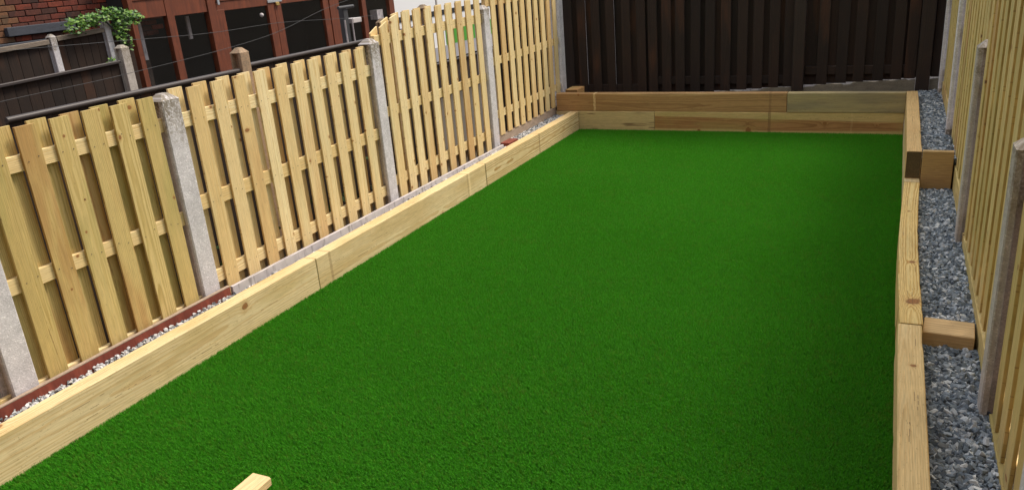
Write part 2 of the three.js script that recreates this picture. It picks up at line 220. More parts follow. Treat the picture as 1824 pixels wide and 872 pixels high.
function postGeo(w, d, y0, y1, slot = true, cap = 0.035) { // w along local x (run), d along local z
  const s = new THREE.Shape(), a = w / 2, b = d / 2, k = 0.006, sl = 0.03, dp = 0.022;
  const pts = slot ? [[-a + k, -b], [a - k, -b], [a, -b + k], [a, -sl], [a - dp, -sl + 0.004], [a - dp, sl - 0.004], [a, sl], [a, b - k], [a - k, b], [-a + k, b], [-a, b - k], [-a, sl], [-a + dp, sl - 0.004], [-a + dp, -sl + 0.004], [-a, -sl], [-a, -b + k]] : [[-a + k, -b], [a - k, -b], [a, -b + k], [a, b - k], [a - k, b], [-a + k, b], [-a, b - k], [-a, -b + k]];
  pts.forEach((p, i) => i ? s.lineTo(...p) : s.moveTo(...p)); s.closePath();
  const g = new THREE.ExtrudeGeometry(s, { depth: y1 - y0, bevelEnabled: false, steps: 1 }); g.rotateX(-Math.PI / 2); g.translate(0, y0, 0);
  const c = new THREE.CylinderGeometry(0.25, 0.7071, cap, 4, 1); c.rotateY(Math.PI / 4); c.scale(w - 0.001, 1, d - 0.001); c.translate(0, y1 + cap / 2 - 0.0005, 0);
  const m = mergeGeometries([g.index ? g.toNonIndexed() : g, c.toNonIndexed()].map((q) => { q.deleteAttribute('uv'); q.computeVertexNormals(); return q; }));
  // uv in metres, v measured so that the head of the post is the top of the texture
  boxUV(m, 1); const p = m.attributes.position, uv = m.attributes.uv; const off = rr(0, 1); for (let i = 0; i < p.count; i++) uv.setXY(i, uv.getX(i) * 2.2 + off, Math.min(0.999, 1 - (y1 + cap - p.getY(i)) / 1.6)); return m;
}
function post(name, label, x, z, w, d, y0, y1, mat, group, turn = Math.PI / 2, slot = true) { const o = solid(name, postGeo(w, d, y0, y1, slot), mat, label, 'post', group); o.position.set(x, 0, z); o.rotation.y = turn; return o; }
const LP = 'concrete posts of the pale fence beside the whitish board';
post('concrete_post', 'pale concrete post where the red-brown low board passes in front, beside the six-board panel', -0.325, 6.575, 0.125, 0.11, -0.3, 1.33, mConcrete, LP);
post('concrete_post', 'concrete post with mottled top between the six-board and the ten-board low panels', -0.325, 5.411, 0.125, 0.11, -0.3, 1.325, mConcrete, LP);
post('concrete_post', 'concrete post with stained top where the fence steps up to the swoop-topped panel', -0.325, 3.455, 0.12, 0.11, -0.3, 1.385, mConcrete, LP);
post('concrete_post', 'concrete post standing by the single red brick end', -0.325, 1.58, 0.125, 0.11, -0.3, 1.475, mConcrete, LP);
post('concrete_post', 'concrete corner post where the pale fence meets the dark fence', -0.325, -0.30, 0.125, 0.11, -0.3, 1.9, mConcrete, LP);

const nailG = new THREE.CircleGeometry(0.0032, 6), mNail = new THREE.MeshStandardMaterial({ color: new THREE.Color().setRGB(0.09, 0.075, 0.06), roughness: 0.6 });
// hit-and-miss panel, run along local +x, front towards local +z; fronts and backs: lists of [u, y0, y1, cut]
function panel(name, label, cat, group, at, turn, o) {
  const t = thing(name, label, cat, group); t.position.set(...at); t.rotation.y = turn; const r = rng(o.seed), w = o.w ?? 0.1, th = 0.013, dr = o.rail ?? 0.028;
  let wk = 1; const strip = () => Math.floor(r() * 16) % 16;
  const lay = (list, zc, nm) => { for (const [u, y0, y1, cut, k] of list) { const L = y1 - y0, bw = w * wk * (0.985 + 0.03 * r()), g = timber(L, bw, th, 0.0015, boardUV(k ?? strip(), (r() - 0.5) * 0.25), { topcut: cut ? (y) => cut(u + bw / 2 - y) - y1 : null }); g.applyMatrix4(AX.up); const m = part(nm, g, o.mat, t); m.position.set(u + bw / 2, (y0 + y1) / 2, zc + (r() - 0.5) * 0.0015); m.rotation.z = (r() - 0.5) * 0.009; m.rotation.x = (r() - 0.5) * 0.002; m.rotation.y = (r() - 0.5) * 0.02; } };
  lay(o.fronts, -th / 2 + 0.0005, 'board'); wk = o.wb ?? 1; lay(o.backs, -th * 1.5 - dr - 0.002, 'board');
  for (const [y0, y1, u0, u1] of o.rails) { const L = u1 - u0, g = timber(L, y1 - y0, dr - 0.001, 0.002, boardUV(strip(), 0), {}); const m = part('rail', g, o.mat === darkBoards ? o.mat : freshBoards, t); m.position.set((u0 + u1) / 2, (y0 + y1) / 2, -th - dr / 2 - 0.0012); }
  if (o.nails) { const gs = []; for (const [u, y0, y1] of o.fronts) for (const q of o.rails) for (const dx of [0.022, 0.078]) { const g = nailG.clone(); g.translate(u + dx + (r() - 0.5) * 0.012, (q[0] + q[1]) / 2 + (r() - 0.5) * 0.03, 0.0025); gs.push(g); } const m = part('nails', mergeGeometries(gs), mNail, t); m.userData.kind = 'stuff'; }
  return t;
}
// left fence: u = zStart - z
function leftPanel(label, z0, z1, lefts, yb, yt, rails, mat, seed, { cut = null, backOff = -0.087, extraBack = [], name = 'fence_panel' } = {}) {
  const fronts = lefts.map((z, i) => { const u = z0 - z, top_ = cut ? cut(u + 0.05) : yt; return [u, yb + (((i * 7) % 3) - 1) * 0.004, top_ + (cut ? 0 : (((i * 5) % 4) - 1.5) * 0.0022), cut && u < 0.36 ? cut : null]; });
  const backs = [...extraBack.map((z) => z0 - z), ...lefts.map((z) => z0 - z + 0.087)].filter((u) => u + 0.1 < z0 - z1 + 0.01).map((u, i) => [Math.max(0.002, u), yb + 0.004, (cut ? cut(u + 0.05) : yt) + 0.004 + (i % 3) * 0.002, cut && u < 0.36 ? cut : null]);
  return panel(name, label, 'fence panel', 'pale fence panels beside the whitish board', [-0.285, 0, z0], Math.PI / 2, { seed, mat, fronts, backs, rails: rails.map(([a, b]) => [a, b, 0.004, z0 - z1 - 0.004]), nails: true });
}
leftPanel('greenish fence panel sharing the pale post with the six-board panel', 7.9, 6.622, [7.84, 7.66, 7.49, 7.31, 7.14, 6.96, 6.79], 0.17, 1.36, [[1.16, 1.235], [0.63, 0.706], [0.12, 0.195]], greenBoards, 501, { extraBack: [7.88] });
leftPanel('greenish six-board fence panel behind the red-brown low board', 6.53, 5.456, [6.452, 6.278, 6.103, 5.937, 5.773, 5.607], 0.13, 1.36, [[1.16, 1.235], [0.63, 0.706], [0.118, 0.193]], greenBoards, 502, { extraBack: [6.528] });
leftPanel('ten-board low yellow fence panel with level top behind the whitish board', 5.366, 3.497, [5.272, 5.09, 4.912, 4.737, 4.565, 4.388, 4.218, 4.041, 3.867, 3.692], 0.13, 1.368, [[1.155, 1.235], [0.672, 0.757], [0.222, 0.3]], freshBoards, 503, { extraBack: [5.364] });
const swoop = (u) => 1.572 - 0.135 * Math.pow(Math.max(0, 1 - (u + 0.03) / 0.44), 1.6);
leftPanel('yellow fence panel with a swooping top corner beside the whitish board', 3.415, 1.622, [3.338, 3.186, 3.018, 2.85, 2.676, 2.5, 2.322, 2.14, 1.96, 1.782], 0.12, 1.572, [[1.358, 1.434], [0.814, 0.888], [0.26, 0.338]], freshBoards, 504, { cut: swoop, extraBack: [3.413] });
leftPanel('stepped-up yellow end panel of the fence above the beige gravel board', 1.538, -0.258, [1.45, 1.272, 1.102, 0.944, 0.776, 0.604, 0.43, 0.254, 0.086, -0.09], 0.242, 1.7, [[1.49, 1.566], [0.932, 1.005], [0.415, 0.485]], freshBoards, 505, { extraBack: [1.536] });

// ---------------------------------------------------------------- right fence
const RP = 'concrete posts of the slatted fence along the gravel strip';
post('concrete_post', 'concrete post at the far side of the narrow panel from the short post', 3.7, 6.34, 0.105, 0.11, -0.3, 1.15, mConcrete, RP);
post('concrete_post', 'short concrete post beside the flat sleeper offcut on the gravel', 3.7, 5.31, 0.105, 0.11, -0.3, 1.145, mConcreteWarm, RP);
post('concrete_post', 'short concrete post rising from the gravel just below the retaining board', 3.7, 3.42, 0.105, 0.11, -0.3, 1.25, mConcreteWarm, RP);
post('concrete_post', 'tall concrete post standing in the raised gravel', 3.7, 1.5, 0.105, 0.11, -0.3, 1.95, mConcrete, RP);
post('concrete_post', 'tall concrete post in the corner of the raised gravel by the dark fence', 3.7, -0.36, 0.105, 0.11, -0.3, 1.95, mConcrete, RP);
function rightPanel(label, z0, z1, first, n, pitch, yb, yt, gb, mat, seed) {
  const fronts = [], backs = []; for (let i = 0; i < n; i++) { const u = first - z0 + i * pitch; if (u + 0.11 > z1 - z0) break; fronts.push([u, yb, yt + (i % 3) * 0.003]); if (u + pitch * 0.5 + 0.12 < z1 - z0) backs.push([u + pitch * 0.5 - 0.008, yb, yt]); }
  { const e = z1 - z0, l = fronts[fronts.length - 1][0] + 0.112; if (e - l > 0.05) { fronts.push([Math.max(l + 0.02, e - 0.118), yb, yt]); backs.push([l - 0.02, yb, yt]); } }
  const t = panel('fence_panel', label, 'fence panel', 'slatted fence panels along the gravel strip', [3.685, 0, z0], -Math.PI / 2, { seed, mat, fronts, backs, rails: [yb + 0.05, (yb + yt) / 2, yt - 0.2].map((y) => [y, y + 0.075, 0.004, z1 - z0 - 0.004]), w: 0.112, wb: 1.15 });
  const g = timber(z1 - z0 - 0.008, gb[1] - gb[0], 0.026, 0.002, boardUV(seed % 16, 0), {}); const m = part('gravel_board', g, mat, t); m.position.set((z1 - z0) / 2, (gb[0] + gb[1]) / 2, -0.006); return t;
}
rightPanel('fence panel beside the raised gravel, ending at the dark fence', -0.31, 1.45, -0.27, 12, 0.196, 0.46, 1.95, [0.28, 0.457], greenBoards, 601);
rightPanel('fence panel passing the retaining board between tall and short posts', 1.55, 3.37, 1.58, 12, 0.196, 0.3, 1.9, [0.02, 0.297], greenBoards, 602);
rightPanel('fence panel behind the flat sleeper offcut between two short posts', 3.47, 5.26, 3.5, 12, 0.2, 0.2, 1.8, [-0.04, 0.197], greenBoards, 603);
rightPanel('narrow fence panel beside the lower gravel past the short post', 5.36, 6.29, 5.385, 6, 0.2, 0.11, 1.75, [-0.06, 0.107], greenBoards, 604);

// ---------------------------------------------------------------- dark back fence
{
  const yb = (x) => 0.337 + (x - 1.445) * 0.0625, DF = 'dark fence panels behind the lawn';
  const mk = (label, x0, x1, fr, seed, step_) => panel('dark_fence', label, 'fence panel', DF, [0, 0, -0.5], 0, { seed, mat: darkBoards, w: 0.104, fronts: fr.map((x) => [x, yb(x), 2.05]), backs: [x0 - 0.02, ...(seed === 703 ? [2.425] : []), ...fr.map((x, i) => x + (seed === 701 && i % 2 ? 0.0935 : 0.083))].filter((x) => x < x1 + 0.02).map((x) => [x, yb(x), 2.05]), rails: [[yb((x0 + x1) / 2) + 0.075, yb((x0 + x1) / 2) + 0.16, x0, x1], [1.75, 1.83, x0, x1]] });
  mk('dark brown fence panel meeting the pale fence corner', -0.33, 0.66, [-0.325, -0.155, 0.016, 0.192, 0.38, 0.555], 701);
  mk('dark brown fence panel behind the middle of the back sleepers', 0.69, 2.26, [0.69, 0.849, 1.001, 1.175, 1.335, 1.503, 1.682, 1.845, 2.012, 2.165], 702);
  mk('dark brown fence panel above the broken grey gravel board', 2.39, 3.44, [2.503, 2.691, 2.859, 3.041, 3.209, 3.335], 703);
  mk('dark brown fence panel meeting the corner of the raised gravel', 3.57, 4.9, [3.58, 3.75, 3.92, 4.09, 4.26, 4.43, 4.6, 4.77], 704);
  { const fr = [-1.27, -1.1, -0.93, -0.76, -0.59]; panel('dark_fence', 'dark brown fence panel beyond the pale fence corner', 'fence panel', DF, [0, 0, -0.52], 0, { seed: 705, mat: darkBoards, w: 0.104, fronts: fr.map((x) => [x, -0.55, 2.0]), backs: fr.map((x) => [x + 0.085, -0.55, 2.0]), rails: [[-0.3, -0.21, -1.27, -0.44], [1.75, 1.83, -1.27, -0.44]] }); }
  const mDark = new THREE.MeshStandardMaterial({ map: darkBoards.map, color: 0xffffff, roughness: 0.8 });
  const dp = (x0, x1, y0, label) => { const g = timber(2.1 - y0, x1 - x0, 0.09, 0.004, boardUV(5, 0.1), {}); g.applyMatrix4(AX.up); const o = solid('dark_fence_post', g, mDark, label, 'post', 'dark timber posts of the back fence'); o.position.set((x0 + x1) / 2, (2.1 + y0) / 2, -0.49); };
  dp(2.262, 2.376, 0.2, 'dark timber post between the middle panel and the panel over broken concrete'); dp(3.445, 3.568, 0.25, 'wide dark timber post standing in the raised gravel corner'); 
  for (const [x0, x1, l] of [[-0.3, 2.258, 'long grey concrete gravel board under the dark fence'], [2.38, 3.441, 'grey broken-edged concrete gravel board under the dark fence'], [3.572, 4.9, 'short stretch of grey concrete gravel board in the raised gravel corner']]) {
    const g = boxUV(new THREE.BoxGeometry(x1 - x0, 0.35, 0.045, Math.round((x1 - x0) / 0.03), 3, 1)), p = g.attributes.position; for (let i = 0; i < p.count; i++) { const X = p.getX(i) + (x0 + x1) / 2, yt = yb(X) - 0.004; if (p.getY(i) > 0.17) p.setY(i, yt - 0.22 - 0.01 * noise(X * 14, 2, 5) - (noise(X * 5, 7, 2) > 0.7 ? 0.014 : 0)); p.setX(i, X); p.setZ(i, p.getZ(i) + 0.006 * (noise(X * 20, p.getY(i) * 20, 8) - 0.5)); } g.computeVertexNormals(); g.translate(0, 0.22, -0.512); boxUV(g); solid('gravel_board', g, mConcreteOld, l, 'board', 'concrete gravel boards under the dark fence');
  }
  // pale wall of the yard beyond, glimpsed through the slits
  solid('yard_wall', box(-0.9, 5, -0.6, 2.2, -2.75, -2.6), mPaleBoard, 'pale wall behind the dark fence', 'wall');
}

// ---------------------------------------------------------------- gravel
function stoneGeo(r, n) { const p = []; for (let i = 0; i < n; i++) { const a = r() * 6.283, z = r() * 2 - 1, q = Math.sqrt(1 - z * z), k = 0.75 + 0.4 * r(); p.push(V(Math.cos(a) * q * k, z * k, Math.sin(a) * q * k)); } return boxUV(new ConvexGeometry(p)); }
function gravel(name, label, beds, n, size, pal, seed, nv) {
  const r = rng(seed), m = new THREE.InstancedMesh(stoneGeo(r, nv), new THREE.MeshStandardMaterial({ color: 0xffffff, roughness: 0.82 }), n), M = new THREE.Matrix4(), q = new THREE.Quaternion(), e = new THREE.Euler(), c = new THREE.Color(); let area = 0; beds.forEach((b) => { b.a = (b.x1 - b.x0) * (b.z1 - b.z0); area += b.a; });
  let i = 0; beds.forEach((b, bi) => { const k = bi === beds.length - 1 ? n - i : Math.round(n * b.a / area); for (let j = 0; j < k && i < n; j++, i++) {
    const x = b.x0 + (b.x1 - b.x0) * r(), z = b.z0 + (b.z1 - b.z0) * r(), lay = r(), s = size * (0.55 + 0.75 * Math.pow(r(), 1.6)), y = (b.y(x, z)) - 0.035 * (1 - Math.sqrt(lay)) + 0.004 * r();
    e.set(r() * 6.3, r() * 6.3, r() * 6.3); q.setFromEuler(e); M.compose(V(x, y, z), q, V(s * (0.82 + 0.35 * r()), s * (0.6 + 0.3 * r()), s * (0.78 + 0.3 * r()))); m.setMatrixAt(i, M);
    const [A, B] = pal[Math.floor(r() * pal.length)], t = r(); c.setRGB(A[0] + (B[0] - A[0]) * t, A[1] + (B[1] - A[1]) * t, A[2] + (B[2] - A[2]) * t); m.setColorAt(i, c);
  } });
  m.castShadow = m.receiveShadow = true; m.name = numbered(name); m.userData = { kind: 'stuff', label, category: 'gravel' }; scene.add(m);
}
const slate = [[[0.11, 0.14, 0.175], [0.24, 0.29, 0.34]], [[0.06, 0.08, 0.105], [0.15, 0.19, 0.23]], [[0.18, 0.22, 0.26], [0.38, 0.43, 0.48]], [[0.13, 0.16, 0.18], [0.25, 0.28, 0.3]], [[0.4, 0.44, 0.48], [0.66, 0.69, 0.7]]];
gravel('gravel', 'blue-grey slate chippings between the lawn sleepers and the fence', [{ x0: 3.455, x1: 3.69, z0: 4.79, z1: 6.9, y: () => 0.086 }, { x0: 3.455, x1: 3.69, z0: 2.36, z1: 4.62, y: () => 0.13 }], 14000, 0.0168, slate, 801, 14);
gravel('gravel', 'raised bed of blue-grey slate chippings behind the retaining board', [{ x0: 3.47, x1: 3.69, z0: -0.5, z1: 2.305, y: () => 0.335 }], 9000, 0.0165, slate, 802, 14);
gravel('gravel', 'thin strip of white and grey chippings behind the pale sleepers', [{ x0: -0.235, x1: -0.103, z0: 5.3, z1: 7.2, y: (x, z) => 0.144 + 0.012 * noise(z * 6, 3, 2) }, { x0: -0.188, x1: -0.103, z0: 1.6, z1: 5.3, y: (x, z) => 0.146 + 0.02 * noise(z * 3, 8, 2) }, { x0: -0.288, x1: -0.103, z0: -0.01, z1: 1.6, y: (x, z) => 0.155 }], 7000, 0.014, [[[0.35, 0.37, 0.4], [0.7, 0.7, 0.7]], [[0.12, 0.14, 0.16], [0.3, 0.32, 0.34]], [[0.5, 0.5, 0.5], [0.78, 0.77, 0.75]]], 803, 12);
{ const fill = (n, x0, x1, y1, z0, z1) => structure(n, box(x0, x1, -0.055, y1, z0, z1), mSoil); fill('gravel_base', 3.46, 3.74, 0.045, 2.37, 7.2); fill('gravel_base', 3.462, 3.74, 0.30, -0.5, 2.31); fill('gravel_base', -0.286, -0.102, 0.125, -0.005, 7.2); }

// ---------------------------------------------------------------- artificial turf
{
  const r = rng(901), P = [], C = [], N = [];
  const blades = 14; for (let i = 0; i < blades; i++) {
    const a = r() * 6.283, d = 0.0072 * Math.sqrt(r()), x = Math.cos(a) * d, z = Math.sin(a) * d, b = r() * 6.283, lean = 0.1 + 0.42 * r(), H = 0.024 + 0.008 * r(), w = 0.0008 + 0.0004 * r(), dx = Math.cos(b), dz = Math.sin(b), sx = -dz * w, sz = dx * w;
    // every blade is one plain colour from root to tip; yarns differ in tone
    const k = r(), col = k < 0.12 ? [0.9, 0.72, 0.5] : k < 0.5 ? [0.7, 0.78, 0.7] : [1.0 + 0.35 * r(), 1.0 + 0.25 * r(), 1];
    const p0 = [x, 0, z], p1 = [x + dx * H * lean * 0.3, H * 0.6, z + dz * H * lean * 0.3], p2 = [x + dx * H * lean, H * (1 - 0.22 * lean), z + dz * H * lean];
    const q = (p, s, t) => [p[0] + sx * s * t, p[1], p[2] + sz * s * t], A = q(p0, -1, 1), B = q(p0, 1, 1), D = q(p1, -1, 1), E = q(p1, 1, 1); for (const v of [A, B, E, A, E, D, D, E, p2]) { P.push(...v); C.push(...col); }
  }
  const g = new THREE.BufferGeometry(); g.setAttribute('position', new THREE.Float32BufferAttribute(P, 3)); g.setAttribute('color', new THREE.Float32BufferAttribute(C, 3)); g.computeVertexNormals(); boxUV(g);
  const x0 = -0.004, x1 = 3.368, z0 = -0.006, z1 = 7.25, gx = 0.0088, gz = 0.0128, nx = Math.floor((x1 - x0) / gx), nz = Math.floor((z1 - z0) / gz), n = nx * nz; // tufts stitched in rows
  const yarn = new THREE.MeshPhysicalMaterial({ color: 0xffffff, vertexColors: true, roughness: 0.9, specularIntensity: 0.3, transmission: 0.35, thickness: 0, side: THREE.DoubleSide });
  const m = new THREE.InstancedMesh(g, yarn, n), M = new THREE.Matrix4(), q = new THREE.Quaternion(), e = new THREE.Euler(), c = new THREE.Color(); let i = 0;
  for (let a = 0; a < nx; a++) for (let b = 0; b < nz; b++, i++) {
    const x = x0 + (a + r()) * gx, z = z0 + (b + 0.5 + 0.55 * (r() - 0.5)) * gz, lie = fbm(x * 1.1, z * 1.1, 61), lie2 = fbm(x * 1.1, z * 1.1, 63);
    e.set(0.3 + 0.5 * (lie - 0.5) + 0.16 * (noise(x * 9, z * 9, 65) - 0.5) + 0.25 * (r() - 0.5), r() * 6.283, 0.5 * (lie2 - 0.5) + 0.16 * (noise(x * 9, z * 9, 67) - 0.5) + 0.25 * (r() - 0.5)); q.setFromEuler(e); M.compose(V(x, -0.028, z), q, V(1, 0.88 + 0.24 * r(), 1)); m.setMatrixAt(i, M);
    // yarn batches: a plain tone for each tuft, some tufts olive
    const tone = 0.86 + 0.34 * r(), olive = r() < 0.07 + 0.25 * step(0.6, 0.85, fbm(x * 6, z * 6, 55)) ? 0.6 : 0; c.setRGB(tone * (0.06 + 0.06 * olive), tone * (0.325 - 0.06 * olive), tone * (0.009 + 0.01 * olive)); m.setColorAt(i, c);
  }
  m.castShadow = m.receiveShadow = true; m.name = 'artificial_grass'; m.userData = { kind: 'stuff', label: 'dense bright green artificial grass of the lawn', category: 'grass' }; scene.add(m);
}

// ---------------------------------------------------------------- next door: low dark fence with a capping rail
const mCap = new THREE.MeshStandardMaterial({ color: new THREE.Color().setRGB(0.045, 0.036, 0.036), roughness: 0.45 });
const mIron = new THREE.MeshStandardMaterial({ color: new THREE.Color().setRGB(0.05, 0.052, 0.058), roughness: 0.6 });
{
  const NX = -1.1, NF = 'dark boarded panels of the low fence next door', NPs = [5.85, 3.96, 2.06, 1.32];
  const lb = ['brown fence panel with capping rail running behind the six-board panel', 'brown fence panel with capping rail behind the ten-board low panel', 'short brown fence panel with capping rail behind the swoop-topped panel'];
  const yc = [1.277, 1.30, 1.325];
  for (let k = 0; k < 3; k++) {
    const z0 = NPs[k] - 0.055, z1 = NPs[k + 1] + 0.055, t = thing('boarded_fence', lb[k], 'fence', NF), y = yc[k], n = Math.floor((z0 - z1) / 0.088), p = (z0 - z1) / n; t.position.set(NX, 0, z0); t.rotation.y = Math.PI / 2;
    for (let i = 0; i < n; i++) { const L = y + 0.55, g = timber(L, p - 0.007, 0.016, 0.001, boardUV((i * 5 + k) % 16, 0.1 * (i % 3)), {}); g.applyMatrix4(AX.up); const m = part('board', g, darkBoards, t); m.position.set((i + 0.5) * p, (y - 0.55) / 2 - 0.012, -0.012); m.rotation.y = -0.05; }
    const c = new THREE.CylinderGeometry(0.018, 0.018, z0 - z1, 10); c.rotateZ(Math.PI / 2); c.translate((z0 - z1) / 2, y + 0.004, 0); part('capping_rail', boxUV(c), mCap, t);
  }
  const g = 'weathered concrete posts next door'; const pl = ['', 'weathered brown concrete post standing behind the ten-board panel', 'weathered brown concrete post behind the swoop corner of the fence', 'rough weathered concrete post rising behind the swoop-topped panel'];
  for (let k = 1; k < 4; k++) post('weathered_post', pl[k], NX - 0.02, NPs[k], 0.1, 0.1, -0.6, [0, 1.405, 1.435, 1.5][k], mConcreteBrown, g);
  // slim pale pole, iron post with a crossbar, wires
  const pole = new THREE.CylinderGeometry(0.011, 0.011, 2.2, 8); pole.translate(0, 0.5, 0); const po = solid('slim_pole', boxUV(pole), mPaleBoard, 'slim pale pole standing behind the swoop-topped fence panel', 'pole'); po.position.set(-0.95, 0, 1.33);
  const ip = thing('iron_post', 'dark iron post with a short crossbar beside the wooden doors', 'post'); ip.position.set(-1.6, 0, 2.0);
  part('upright', box(-0.03, 0.03, -0.6, 1.57, -0.035, 0.035, 0.006), mIron, ip); { const c = new THREE.CylinderGeometry(0.016, 0.016, 0.24, 8); c.rotateX(Math.PI / 2); c.translate(0.03, 1.585, -0.01); part('crossbar', boxUV(c), mIron, ip); } { const c = new THREE.CylinderGeometry(0.008, 0.008, 0.9, 6); c.translate(0.05, 1.02, 0.06); part('pipe', boxUV(c), mPaleBoard, ip); const d = c.clone(); d.translate(0, 0, -0.115); part('pipe', boxUV(d), mPaleBoard, ip); } part('bracket', box(-0.03, 0.06, 1.43, 1.475, -0.2, -0.06, 0.003), mPaleBoard, ip);
  const wire = (pts, label) => { const c = new THREE.CatmullRomCurve3(pts.map((p) => V(...p))); solid('wire', boxUV(new THREE.TubeGeometry(c, 40, 0.0016, 5)), mIron, label, 'wire', 'thin wires strung above the low fence'); };
  wire([[-1.3, 1.33, 6.3], [-1.3, 1.361, 5.67], [-1.3, 1.38, 4.875], [-1.3, 1.474, 3.4], [-1.3, 1.608, 2.68], [-1.3, 1.7, 2.0]], 'thin slanting wire strung above the capped low fence');
  wire([[-1.32, 1.63, 5.6], [-1.32, 1.592, 4.81], [-1.32, 1.555, 3.99], [-1.32, 1.554, 3.25], [-1.32, 1.505, 2.34], [-1.32, 1.49, 1.9]], 'thin level wire strung above the capped low fence');
}
// ---------------------------------------------------------------- fences across the next garden
{
  const run = (name, label, group, X, z0, z1, ya, yb, y0, pitch, capH) => { // top from ya at z0 to yb at z1
    const t = thing(name, label, 'fence', group), len = z0 - z1, n = Math.max(2, Math.round(len / pitch)), p = len / n; t.position.set(X, 0, z0); t.rotation.y = Math.PI / 2;
    for (let i = 0; i < n; i++) { const y = ya + (yb - ya) * (i + 0.5) / n - capH, g = timber(y - y0, p - 0.009, 0.018, 0.001, boardUV((i * 3 + 2) % 16, 0), {}); g.applyMatrix4(AX.up); const m = part('board', g, darkBoards, t); m.position.set((i + 0.5) * p, (y + y0) / 2, -0.012); m.rotation.y = -0.05; }
    return t;
  };
  const capBar = (t, L, ya, yb, h, mat) => { const g = timber(Math.hypot(L, yb - ya), h, 0.06, 0.004, boardUV(3, 0), {}); const m = part('capping_rail', g, mat, t); m.position.set(L / 2, (ya + yb) / 2 - h / 2, 0.01); m.rotation.z = Math.atan2(yb - ya, L); };
  const A = run('boarded_fence', 'dark boarded fence across the next garden ending at a notched concrete post', 'dark boarded fences across the next garden', -4.8, 4.6, 2.04, 1.09, 1.155, -0.6, 0.13, 0.02); capBar(A, 2.56, 1.09, 1.155, 0.03, mCap);
  const E = run('boarded_fence', 'low dark boarded fence in front of the white trailer', 'dark boarded fences across the next garden', -4.9, -1.2, -9.0, 0.12, 0.06, -0.6, 0.13, 0.02); capBar(E, 7.8, 0.12, 0.06, 0.03, mCap);
  const mGreyWood = new THREE.MeshStandardMaterial({ map: concreteTex(47, [128, 116, 104], 0), roughness: 0.9 });
  const B = run('boarded_fence', 'dark boarded fence with grey rail in front of the brick wall', 'dark boarded fences across the next garden', -6.0, 3.6, 2.0, 1.37, 1.415, -0.6, 0.13, 0.05); capBar(B, 1.6, 1.37, 1.415, 0.055, mGreyWood);
  const C = run('boarded_fence', 'dark boarded fence with grey rail below the ivy', 'dark boarded fences across the next garden', -6.0, 1.885, 1.21, 1.44, 1.475, -0.6, 0.11, 0.05); capBar(C, 0.675, 1.44, 1.475, 0.055, mGreyWood);
  const D = run('boarded_fence', 'dark boarded fence from the ivy to the wooden doors', 'dark boarded fences across the next garden', -6.0, 1.1, 0.8, 1.45, 1.46, -0.6, 0.11, 0.03); capBar(D, 0.3, 1.45, 1.46, 0.04, mGreyWood);
  const g = 'pale concrete posts across the next garden';
  post('concrete_post', 'notched concrete post at the end of the dark fence below the ivy', -4.8, 1.965, 0.115, 0.12, -0.6, 1.285, mConcreteWarm, g); post('concrete_post', 'bare pale concrete post in front of the brick wall near the ivy', -6.0, 1.94, 0.085, 0.09, -0.6, 1.44, mConcrete, g); post('concrete_post', 'pale concrete post wrapped in ivy', -6.0, 1.155, 0.09, 0.09, -0.6, 1.6, mConcrete, g);
}
// ---------------------------------------------------------------- ivy
{
  const r = rng(1301), t = thing('ivy', 'bright green ivy spilling over the concrete post and fence', 'ivy'), gs = [];
  const leaf = (() => { const s = new THREE.Shape(); [[0, 0], [0.5, 0.12], [0.62, 0.5], [0.3, 0.62], [0, 1.05], [-0.3, 0.62], [-0.62, 0.5], [-0.5, 0.12]].forEach((p, i) => i ? s.lineTo(...p) : s.moveTo(...p)); const g = new THREE.ShapeGeometry(s).toNonIndexed(); const p = g.attributes.position; for (let i = 0; i < p.count; i++) p.setZ(i, -0.25 * Math.abs(p.getX(i)) - 0.12 * p.getY(i) * p.getY(i)); g.deleteAttribute('uv'); return g; })();
  const lobes = [[1.66, 1.53, 0.16, 0.09, 0.16], [1.42, 1.58, 0.22, 0.08, 0.3], [1.12, 1.63, 0.2, 0.08, 0.28], [0.9, 1.56, 0.17, 0.1, 0.26], [1.04, 1.42, 0.1, 0.14, 0.16], [1.0, 1.26, 0.07, 0.1, 0.07], [1.18, 1.05, 0.13, 0.06, 0.1], [0.78, 1.55, 0.12, 0.08, 0.14]];
  for (const [z, y, rz, ry, n] of lobes) for (let i = 0; i < n * 620; i++) {
    const a = r() * 6.283, q = Math.sqrt(r()), g = leaf.clone(), s = 0.022 + 0.03 * r(), k = r() < 0.25 ? 0 : r() < 0.55 ? 1 : 2, col = [[0.02, 0.07, 0.012], [0.07, 0.19, 0.02], [0.17, 0.34, 0.03]][k];
    g.scale(s, s, s); g.rotateX(-0.9 + 1.4 * (r() - 0.5)); g.rotateY(1.2 + 1.8 * (r() - 0.5)); g.rotateZ((r() - 0.5) * 2); g.translate(-5.9 + 0.16 * (r() - 0.4), y + Math.sin(a) * q * ry, z + Math.cos(a) * q * rz);
    g.setAttribute('color', new THREE.Float32BufferAttribute(Array.from({ length: g.attributes.position.count * 3 }, (_, j) => col[j % 3] * (0.85 + 0.3 * r())), 3)); g.computeVertexNormals(); gs.push(g);
  }
  part('leaves', mergeGeometries(gs), new THREE.MeshPhysicalMaterial({ vertexColors: true, roughness: 0.55, side: THREE.DoubleSide, transmission: 0.25, thickness: 0 }), t).userData.kind = 'stuff';
  const c = new THREE.CatmullRomCurve3([V(-5.93, -0.6, 1.02), V(-5.93, 0.6, 1.06), V(-5.92, 1.2, 1.02), V(-5.92, 1.55, 1.2), V(-5.92, 1.55, 1.62)]); part('stem', boxUV(new THREE.TubeGeometry(c, 24, 0.012, 6)), mIron, t);
}
